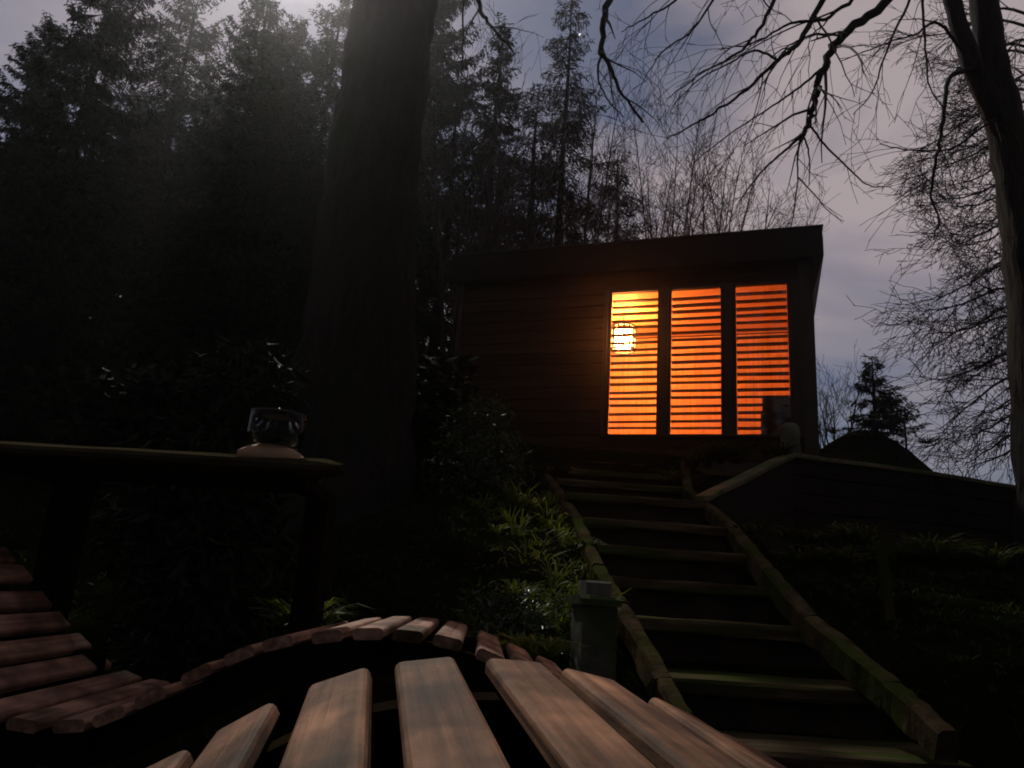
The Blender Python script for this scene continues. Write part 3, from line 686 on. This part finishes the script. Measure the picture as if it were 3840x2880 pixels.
g.limb([TOP, Q(1800,-700,5.2), Q(2120,-380,5.1), Q(2275,-120,5.0), Q(2272,60,5.0), Q(2258,200,5.0), Q(2330,330,4.95), Q(2410,460,4.95)], 0.06, 0.006, 0, spec_h, 0.5)
g.limb([Q(2258,200,5.0), Q(2240,270,5.0), Q(2270,360,5.0), Q(2340,440,5.0)], 0.011, 0.004, 1, spec_h, 0.2)
g.limb([TOP, Q(1700,-620,5.6), Q(1790,-200,5.8), Q(1795,20,5.8), Q(1850,110,5.8), Q(1930,200,5.8)], 0.05, 0.006, 0, spec_h, 0.5)
g.limb([Q(1790,-200,5.8), Q(1740,-40,5.8), Q(1735,150,5.8), Q(1730,300,5.8)], 0.016, 0.004, 0, spec_h, 0.3)
tree_obj('broadleaf_tree', g, tb, 'massive dark leaning trunk of a bare tree left of the cabin', (base.x, TY, bz))

# right-hand tree with two stems and overhanging limbs
RY = 4.8
tb = MB()
def stem(mb, pts, rr_, sides=14):
    sm = []; ra_ = []
    for i in range(len(pts)-1):
        for k in range(5):
            t = k/5; sm.append(pts[i].lerp(pts[i+1], t)); ra_.append(rr_[i]+(rr_[i+1]-rr_[i])*t)
    sm.append(pts[-1]); ra_.append(rr_[-1]); mb.tube(sm, ra_, sides, True, 0.16)
rbase = Q(3960, 1900, RY); rbz = G(rbase.x, RY)
stem(tb, [V(rbase.x+0.05, RY, rbz-0.3), V(rbase.x, RY, rbz+0.3), Q(3935,1500,RY), Q(3895,1050,RY), Q(3830,700,RY), Q(3765,450,RY), Q(3715,200,RY), Q(3688,0,RY), Q(3660,-400,RY), Q(3640,-900,RY)], [0.34,0.24,0.215,0.20,0.165,0.125,0.105,0.095,0.085,0.06])
stem(tb, [Q(3800,560,RY), Q(3735,430,RY-0.05), Q(3650,250,RY-0.1), Q(3590,80,RY-0.1), Q(3555,-60,RY-0.1), Q(3500,-500,RY-0.1)], [0.10,0.085,0.07,0.062,0.056,0.04], 10)
g = Grow(41, grav=0.35, wig=0.2, minr=0.0025)
spec = [(3.4,0.5,1.4,0.6),(4.2,0.3,0.8,0.6),(4.5,0.15,0.4,0.6)]
spec2 = [(4.0,0.35,0.9,0.65),(5.0,0.2,0.5,0.65),(3,0.1,0.25,0.6)]
K = 4.4
T1, T2 = Q(3500,-500,RY-0.1), Q(3650,-500,RY)
g.limb([T1, Q(3420,-180,K), Q(3310,10,K), Q(3160,135,K), Q(3090,250,K), Q(3060,350,K), Q(3035,450,K), Q(3003,512,K)], 0.045, 0.014, 0, spec2, 0.35)
g.limb([Q(3003,512,K), Q(2930,575,K), Q(2850,650,K), Q(2770,760,K+.1)], 0.012, 0.003, 1, spec2, 0.2)
g.limb([Q(3003,512,K), Q(2990,590,K), Q(2992,680,K), Q(2965,860,K)], 0.009, 0.003, 1, spec2, 0.3)
g.limb([Q(3010,505,K), Q(3030,560,K), Q(3037,640,K), Q(3033,695,K)], 0.008, 0.003, 1, spec2, 0.3)
g.limb([Q(2993,665,K), Q(3050,725,K), Q(3110,795,K), Q(3165,830,K)], 0.006, 0.002, 1, spec2, 0.3)
g.limb([Q(3025,448,K), Q(3090,540,K), Q(3190,640,K), Q(3260,695,K), Q(3340,700,K)], 0.009, 0.003, 1, spec2, 0.3)
g.limb([T1, Q(3300,-330,4.3), Q(3120,-60,4.3), Q(3000,150,4.3), Q(2915,225,4.3), Q(2800,330,4.3), Q(2650,440,4.3), Q(2500,520,4.3)], 0.032, 0.004, 0, spec, 0.35)
g.limb([T2, Q(3260,-400,4.6), Q(2980,-120,4.7), Q(2860,90,4.7), Q(2780,190,4.7), Q(2640,270,4.7), Q(2500,370,4.7)], 0.028, 0.003, 0, spec, 0.35)
g.limb([Q(2915,225,4.3), Q(2830,190,4.3), Q(2740,235,4.3), Q(2620,300,4.3), Q(2520,400,4.3)], 0.010, 0.003, 1, spec2, 0.2)
g.limb([Q(3160,135,K), Q(3050,130,K), Q(2960,170,K), Q(2890,215,K)], 0.011, 0.004, 1, spec2, 0.2)
g.limb([Q(3085,255,K), Q(2980,340,K), Q(2880,410,K), Q(2740,500,K), Q(2600,610,K)], 0.010, 0.003, 1, spec2, 0.2)
g.limb([T2, Q(3100,-500,4.9), Q(2720,-250,5.0), Q(2560,-20,5.0), Q(2430,60,5.0), Q(2330,120,5.0)], 0.024, 0.003, 0, spec, 0.4)
g.limb([Q(3655,250,RY-0.1), Q(3520,90,4.6), Q(3430,130,4.5), Q(3330,160,4.5), Q(3150,230,4.5)], 0.014, 0.003, 0, spec2, 0.2)
g.limb([Q(3660,260,RY-.1), Q(3560,290,4.5), Q(3540,420,4.4), Q(3520,560,4.4), Q(3490,720,4.4), Q(3520,820,4.4), Q(3500,900,4.4)], 0.020, 0.004, 0, spec2, 0.25)
g.limb([Q(3690,-60,RY), Q(3480,-40,4.4), Q(3470,150,4.4), Q(3490,330,4.4), Q(3560,430,4.4)], 0.014, 0.003, 0, spec2, 0.25)
g.limb([Q(3760,430,RY), Q(3680,480,4.6), Q(3560,560,4.5), Q(3400,560,4.5), Q(3300,540,4.4)], 0.012, 0.003, 0, spec2, 0.25)
g.limb([T2, Q(3200,-520,5.2), Q(2900,-260,5.3), Q(2700,-30,5.3), Q(2600,110,5.3), Q(2480,200,5.3), Q(2400,330,5.3)], 0.022, 0.003, 0, spec, 0.35)
g.limb([T1, Q(3380,-260,4.2), Q(3230,-40,4.1), Q(3090,70,4.1), Q(2960,90,4.1), Q(2830,160,4.1), Q(2700,190,4.1)], 0.022, 0.003, 0, spec, 0.35)
g.limb([T1, Q(3480,-200,4.6), Q(3400,20,4.6), Q(3320,200,4.6), Q(3280,330,4.6), Q(3200,430,4.6)], 0.016, 0.003, 0, spec2, 0.35)
tree_obj('broadleaf_tree', g, tb, 'bare two-stemmed tree at the right edge with limbs hanging over the cabin', (rbase.x, RY, rbz))

# weeping twiggy tree behind it
WY = 7.2; wb = Q(3960, 1700, WY); wz = G(wb.x, WY)
tb = MB(); stem(tb, [V(wb.x, WY, wz-0.3), V(wb.x, WY, wz+0.6), Q(3950,1000,WY), Q(3930,500,WY), Q(3900,150,WY), Q(3880,-200,WY)], [0.2,0.15,0.13,0.10,0.08,0.05], 10)
g = Grow(53, grav=0.10, wig=0.22, minr=0.0038)
spw = [(11.0,0.4,1.0,0.55),(11.0,0.2,0.5,0.6),(7.0,0.12,0.3,0.7)]
rnd = random.Random(5)
for i in range(38):
    y = 60 + i*44 + rnd.uniform(-20, 20); x0 = lerp_table([(0,3885),(500,3930),(1000,3950),(1700,3960)], y)
    L_ = rnd.uniform(0.55, 1.0)*lerp_table([(100,450),(500,520),(900,400),(1200,480),(1500,430),(1700,330)], y); dy = rnd.uniform(0.05, 0.55)*L_
    if i % 3 == 2: L_ *= 0.6
    Yd = WY + rnd.uniform(-0.9, 0.7)
    g.limb([Q(x0, y, WY), Q(x0-L_*0.4, y-0.1*L_+0.05*dy, (WY+Yd)/2), Q(x0-L_*0.75, y+0.3*dy, Yd), Q(x0-L_*1.05, y+0.75*dy, Yd)], 0.022, 0.004, 0, spw, 0.2, 5, 5)
tree_obj('weeping_tree', g, tb, 'dense weeping tree with drooping fine twigs behind the right trunk', (wb.x, WY, wz))

# upright bare shrubs behind the cabin roof
def shrub(px, py_top, Y, seed, label, stems=7, spread=0.45, mt='twig_glow', py_base=None, group='bare shrubs behind the cabin', fine=1.0):
    b = Q(px, 1500, Y); z = G(b.x, Y); top = Q(px, py_top, Y).z - z
    g = Grow(seed, up=0.14, wig=0.26, minr=0.0045)
    spx = [(4.2*fine,0.6,1.5,0.5),(5.5*fine,0.35,0.8,0.55),(5.0*fine,0.2,0.45,0.6)]
    for k in range(stems):
        a = 2*math.pi*(k+g.r.random())/stems; s1 = spread*g.r.uniform(0.3, 1.0); hh = top*g.r.uniform(0.72, 1.0)
        p0 = V(b.x+0.08*math.cos(a), Y+0.08*math.sin(a), z-0.1)
        g.limb([p0, p0+V(0.25*s1*math.cos(a), 0.25*s1*math.sin(a), hh*0.4), p0+V(0.7*s1*math.cos(a), 0.7*s1*math.sin(a), hh*0.75), p0+V(1.15*s1*math.cos(a), 1.15*s1*math.sin(a), hh)], 0.035, 0.006, 0, spx, 0.35, 5, 5)
    r = empty('bare_shrub', (b.x, Y, z)); tag(r, label, 'shrub', group)
    obj('stems', rel(g.big, r), M[mt], r, True); obj('crown', rel(g.fine, r), M[mt], r)
shrub(2380, 640, 12.5, 61, 'leftmost bare shrub rising behind the cabin roof, beside the feathery conifer', 7, 1.2)
shrub(2490, 400, 13.5, 62, 'tallest bare shrub behind the cabin roof', 6, 1.0, 'twig')
shrub(2640, 545, 12.0, 63, 'dense bare shrub behind the middle of the cabin roof, reddish window glow in its colour', 11, 1.1)
shrub(2800, 560, 12.8, 64, 'rightmost bare shrub behind the cabin roof', 8, 1.2)
shrub(2230, 560, 14.5, 65, 'far bare shrub half hidden by the feathery conifer', 8, 1.3, 'twig')
shrub(1850, 260, 11.0, 68, 'tall bare tangle of twigs before the narrow conifer spire', 7, 1.0, 'twig', group=None)
shrub(2150, 260, 11.5, 69, 'tall bare tangle of twigs before the feathery conifer', 7, 0.9, 'twig', group=None)
shrub(1690, 420, 10.0, 70, 'bare tangle of twigs close to the right side of the big trunk', 6, 0.8, 'twig', group=None)
shrub(1960, 640, 16.0, 66, 'far bare shrub behind the left end of the cabin roof', 8, 1.6, 'twig')
shrub(3125, 1390, 13.5, 67, 'small bare shrub in the gap between cabin corner and young spruce', 6, 0.55, 'twig', group=None)

# ------------------------------------------------------------------ foreground plants
def blades(mb, n, R_, H_, w, rnd, droop=0.6, cx=0, cy=0, cz=0):
    for i in range(n):
        a = rnd.uniform(0, 2*math.pi); o = V(math.cos(a), math.sin(a), 0); sd = V(-o.y, o.x, 0)
        ln = rnd.uniform(0.55, 1.0); hh = H_*ln; rr = R_*ln*rnd.uniform(0.4, 1.1); b = V(cx, cy, cz)+o*R_*0.12*rnd.random()+sd*rnd.uniform(-.1,.1)*R_
        pts = []
        for k in range(5):
            t = k/4; pts.append(b + o*(rr*t**1.3) + V(0,0, hh*(t*1.25 - droop*t*t*rnd.uniform(0.9,1.1))))
        ww = w*rnd.uniform(0.6, 1.2); n0 = len(mb.v); tw = sd + V(0,0,rnd.uniform(-.4,.4))
        for k, p in enumerate(pts):
            x = ww*(0.6,1,0.95,0.65,0.04)[k]; q0, q1 = p-tw*x, p+tw*x; mb.v += [tuple(q0), tuple(q1)]
        for k in range(4): mb.f.append((n0+2*k, n0+2*k+1, n0+2*k+3, n0+2*k+2))
def clump(name, px, py, Y, n, R_, H_, w, label, cat, mt='leaf', seed=1, droop=0.6, group=None, lobes=1, spreadx=0.0, ground=False):
    rnd = random.Random(seed); p = Q(px, py, Y)
    if ground: p.z = G(p.x, p.y)-0.02
    mb = MB()
    for l in range(lobes):
        ox = rnd.uniform(-1,1)*spreadx; oy = rnd.uniform(-1,1)*spreadx*0.6
        blades(mb, n//lobes, R_*rnd.uniform(.7,1.1), H_*rnd.uniform(.7,1.1), w, rnd, droop, ox, oy, 0 if lobes == 1 else G(p.x+ox, p.y+oy)-p.z if ground else 0)
    o = obj(name, mb, M[mt], None, loc=p); tag(o, label, cat, group); return o
clump('strap_plant', 1120, 2460, 2.5, 150, 0.26, 0.36, 0.008, 'clump of long arching leaves behind the second lounger', 'plant', 'leaf', 3, 0.75)
clump('strap_plant', 2080, 2520, 2.75, 130, 0.24, 0.30, 0.009, 'clump of arching leaves at the foot of the stone post', 'plant', 'leaf', 4, 0.75, None, 3, 0.12)
# leafy bush hanging over the left side of the steps
def leaf_bush(name, centers, label, seed, mt='leaf', leafl=0.07, nper=260, stem_to=None):
    rnd = random.Random(seed); mb = MB(); stm = MB()
    c0 = centers[0][0]; zb = min(c[0].z-c[1] for c in centers); r = empty(name, (c0.x, c0.y, G(c0.x, c0.y)))
    tag(r, label, 'bush')
    for c, rad_ in centers:
        bs = V(c0.x, c0.y+0.1, G(c0.x, c0.y+0.1)-0.05)
        for k in range(7):
            e = c + V(rnd.uniform(-1,1), rnd.uniform(-1,1), rnd.uniform(-0.2,1))*rad_*0.8; mid = bs.lerp(e, 0.55)+V(0,0,0.1)
            stm.tube([bs, mid, e], [0.009,0.006,0.003], 4, False)
        for i in range(nper):
            d = V(rnd.gauss(0,1), rnd.gauss(0,1), rnd.gauss(0,1)).normalized()*rad_*rnd.uniform(0.45, 1.05)
            p = c + V(d.x, d.y, d.z*0.9); dv = (d.normalized()*0.5 + V(rnd.uniform(-.8,.8), rnd.uniform(-.8,.8), rnd.uniform(-1.2,.3))).normalized()
            sd = dv.cross(V(rnd.uniform(-1,1), rnd.uniform(-1,1), 0.6))
            if sd.length < 1e-3: continue
            sd.normalize(); l = leafl*rnd.uniform(0.5,1.4); w_ = l*rnd.uniform(0.10,0.2); up_ = dv.cross(sd)*l*0.12
            n0 = len(mb.v); mb.v += [tuple(p), tuple(p+dv*l*0.4-sd*w_+up_), tuple(p+dv*l*0.45), tuple(p+dv*l*0.4+sd*w_+up_), tuple(p+dv*l-up_)]
            mb.f += [(n0, n0+1, n0+2), (n0, n0+2, n0+3), (n0+1, n0+4, n0+2), (n0+2, n0+4, n0+3)]
    obj('stems', rel(stm, r), M['twig'], r); o = obj('foliage', rel(mb, r), M[mt], r); return r
rnd = random.Random(71); mb = MB(); og = Q(2000, 2080, 4.2); og.z = G(og.x, og.y)
for q in range(110):
    t = rnd.random(); Y = 5.4 - 2.1*t; p = Q(lerp_table([(0,2060),(0.4,2120),(0.75,2190),(1,2230)], t), lerp_table([(0,1850),(0.4,2020),(0.75,2190),(1,2330)], t), Y)
    off = rnd.random()**1.5*0.62-0.03; p.x -= off; p.z -= 0.0 + 0.16*off; p.y += rnd.uniform(-.12,.12)
    blades(mb, rnd.randint(14, 34), rnd.uniform(0.08, 0.24), rnd.uniform(0.10, 0.34), rnd.uniform(0.0035, 0.0065), rnd, rnd.uniform(0.55, 1.05), p.x-og.x, p.y-og.y, p.z-og.z-0.06)
tag(obj('sedge_plant', mb, M['leaf'], None, loc=og), 'mass of arching grassy leaves spilling over the left edging of the steps', 'plant')
leaf_bush('evergreen_bush', [(Q(1800,1640,5.9),0.32),(Q(1860,1740,5.6),0.28),(Q(1740,1780,5.6),0.34),(Q(1820,1560,6.1),0.22)],
          'dark evergreen bush with glinting leaves below the left end of the cabin', 72, 'leafdark', 0.05, 700)
leaf_bush('evergreen_bush', [(Q(1930,2400,3.1),0.16),(Q(2020,2330,3.3),0.17),(Q(1850,2330,3.4),0.18)],
          'low dark bush between the second lounger and the stone post', 73, 'leafdark', 0.045, 500)
leaf_bush('evergreen_bush', [(V(-1.32,3.45,-0.35),0.34),(V(-1.22,3.4,0.05),0.34),(V(-1.28,3.42,0.45),0.32),(V(-1.22,3.4,0.82),0.25),(V(-1.50,3.5,0.2),0.3),(V(-1.08,3.42,-0.4),0.3)],
          'black evergreen bush added behind the glass lantern to shade the second lounger', 74, 'needle', 0.085, 900)  # bush added for its shadow on the second lounger
GT = 'grass tufts along the steps and bank'
for i, (px, py, Y, n, r_, h_, lab) in enumerate([
    (2760,1735,6.1,260,0.30,0.34,'bright grass tuft between the stair top and the round-topped post'),
    (2630,1760,6.2,150,0.22,0.28,'grass tuft hanging over the right end of the top step'),
    (2860,1715,6.35,190,0.24,0.24,'low grass just left of the round-topped post'),
    (2540,1790,6.0,50,0.18,0.12,'dry grass wisps beside the pale edging log at the stair top'),
    (2850,2010,4.4,110,0.22,0.16,'short grass on the bank right of the middle steps'),
    (3020,2150,3.9,240,0.22,0.28,'mossy grass tuft right of the fifth step'),
    (3150,2060,4.2,220,0.24,0.30,'arching grass left of the leaning stake'),
    (3420,2140,4.0,240,0.26,0.32,'arching dry grass right of the leaning stake'),
    (3680,2120,4.0,260,0.32,0.30,'wide grass tuft at the right edge of the bank'),
    (3180,1720,7.0,90,0.28,0.10,'thin grass along the wall top right of the post'),
    (3180,1640,10.4,200,0.35,0.16,'rough grass on the left flank of the mound below the young spruce'),
    (3400,1665,10.5,160,0.35,0.16,'rough grass on the right flank of the mound by the stake'),
    (2110,1790,6.2,120,0.24,0.24,'dry grass tuft at the left end of the top step'),
    (2225,2060,4.1,60,0.12,0.12,'pale dry grass lying over the left edging of the steps')]):
    clump('grass_tuft', px, py, Y, n, r_, h_, 0.006, lab, 'grass', 'grass', 100+i, 0.8, GT, 4, r_*0.8)
# thin lawn over the slope
rnd = random.Random(9); mb = MB()
for i in range(13000):
    y = rnd.uniform(0.3, 9.0)**1.0; x = rnd.uniform(-0.75, 0.85)*(y+1.5)
    k = [s for s in ST if s[0] <= y]; 
    xa = lerp_table([(a[0], a[1]) for a in ST], y); xb = lerp_table([(a[0], a[2]) for a in ST], y)
    if 2.4 < y < 7.7 and xa-0.1 < x < xb+0.12: continue
    dc = V(x-CB.x, y-CB.y, 0)
    if dc.dot(nin) > -0.15 and -W-0.2 < dc.dot(u) < 0.2: continue
    blades(mb, 3, 0.07, rnd.uniform(0.03, 0.09), 0.003, rnd, 0.6, x, y, G(x, y)-0.01)
tag(obj('lawn_grass', mb, M['grass']), 'thin dark grass over the sloping ground', 'grass', kind='stuff')

# ------------------------------------------------------------------ unseen spruces added all round and behind the viewer to block sky light
rnd = random.Random(17); mb = MB()
for (x, y, h, r_) in [(-5,-4,11,2.6),(-2,-6,12,2.8),(2,-5.5,12,2.8),(5.5,-4,11,2.6),(8,-1,11,2.8),(9.5,3,11,2.6),(-7.5,-1,11,2.6),(-8.5,2.5,11,2.6),(0,-9,13,3.2),(5,-9,13,3),(-5.5,-8.5,13,3),(10.5,6.5,10,2.4)]:
    zb = G(x, y); mb.tube([V(x,y,zb-0.3), V(x,y,zb+h*0.5), V(x,y,zb+h)], [0.2,0.12,0.02], 7)
    for i in range(1500):
        t = rnd.random()**1.25; rr_ = r_*(1-t)**0.7*math.sqrt(rnd.random()); a_ = rnd.uniform(0, 2*math.pi)
        p = V(x+rr_*math.cos(a_), y+rr_*math.sin(a_), zb+0.3+t*(h-0.3)); o_ = V(math.cos(a_), math.sin(a_), rnd.uniform(-0.8,0.0)).normalized()
        sd = o_.cross(V(rnd.uniform(-.5,.5), rnd.uniform(-.5,.5), 1)).normalized(); l_ = rnd.uniform(0.25, 0.6); w_ = l_*0.22
        mb.quad(p, p+o_*l_*0.5-sd*w_, p+o_*l_, p+o_*l_*0.5+sd*w_)
tag(obj('unseen_woodland', mb, M['needle']), 'unseen dark spruces added beyond the picture edges to block sky light', 'unseen_woodland', kind='stuff')
mb = MB()  # leaf mass added to keep the left slope black
for i in range(26000):
    px = rnd.uniform(-250, 1750); Y = rnd.uniform(6.2, 9.5); x = Q(px, 1500, Y).x
    if abs(x+1.0) < 0.5 and Y < 6: continue
    top = 0.55 + 0.75*(0.5+0.5*noise.noise(V(x*0.9, Y*0.9, 5)))
    z = G(x, Y); p = V(x, Y, z+top*rnd.random()**0.7); o_ = V(rnd.uniform(-1,1), rnd.uniform(-1,1), rnd.uniform(-0.5,0.8)).normalized()
    sd = o_.cross(V(rnd.uniform(-1,1), rnd.uniform(-1,1), 1)).normalized(); l_ = rnd.uniform(0.06, 0.16)
    mb.quad(p, p+o_*l_*0.5-sd*l_*0.25, p+o_*l_, p+o_*l_*0.5+sd*l_*0.25)
tag(obj('added_undergrowth', mb, M['needle']), 'dark leaves added to black out the slope below the spruces', 'added_undergrowth', kind='stuff')

# ------------------------------------------------------------------ star
sp_ = Q(2175, 131, 400.0); m = MB(); m.lathe([(0.0,-0.75),(0.53,-0.53),(0.75,0),(0.53,0.53),(0.0,0.75)], 10)
tag(obj('star', m, M['star'], None, True, loc=sp_), 'single bright star beside the feathery conifer', 'star')

# ------------------------------------------------------------------ mist added to imitate lens glow round moon and lamp
m = MB(); m.box(-170, 170, -170, 170, -2.2, 15.0)
hz = obj('haze', m, None); hz['kind'] = 'stuff'; hz['label'] = 'thin mist added for the glow round moon and lamp'; hz['category'] = 'haze'
hm = bpy.data.materials.new('haze'); hm.use_nodes = True; n = hm.node_tree.nodes; n.clear()
o = n.new('ShaderNodeOutputMaterial'); pv = n.new('ShaderNodeVolumePrincipled')
pv.inputs['Color'].default_value = (0.92,0.94,0.96,1); pv.inputs['Density'].default_value = 0.0018; pv.inputs['Anisotropy'].default_value = 0.93
hm.node_tree.links.new(pv.outputs[0], o.inputs['Volume']); hz.data.materials.append(hm)
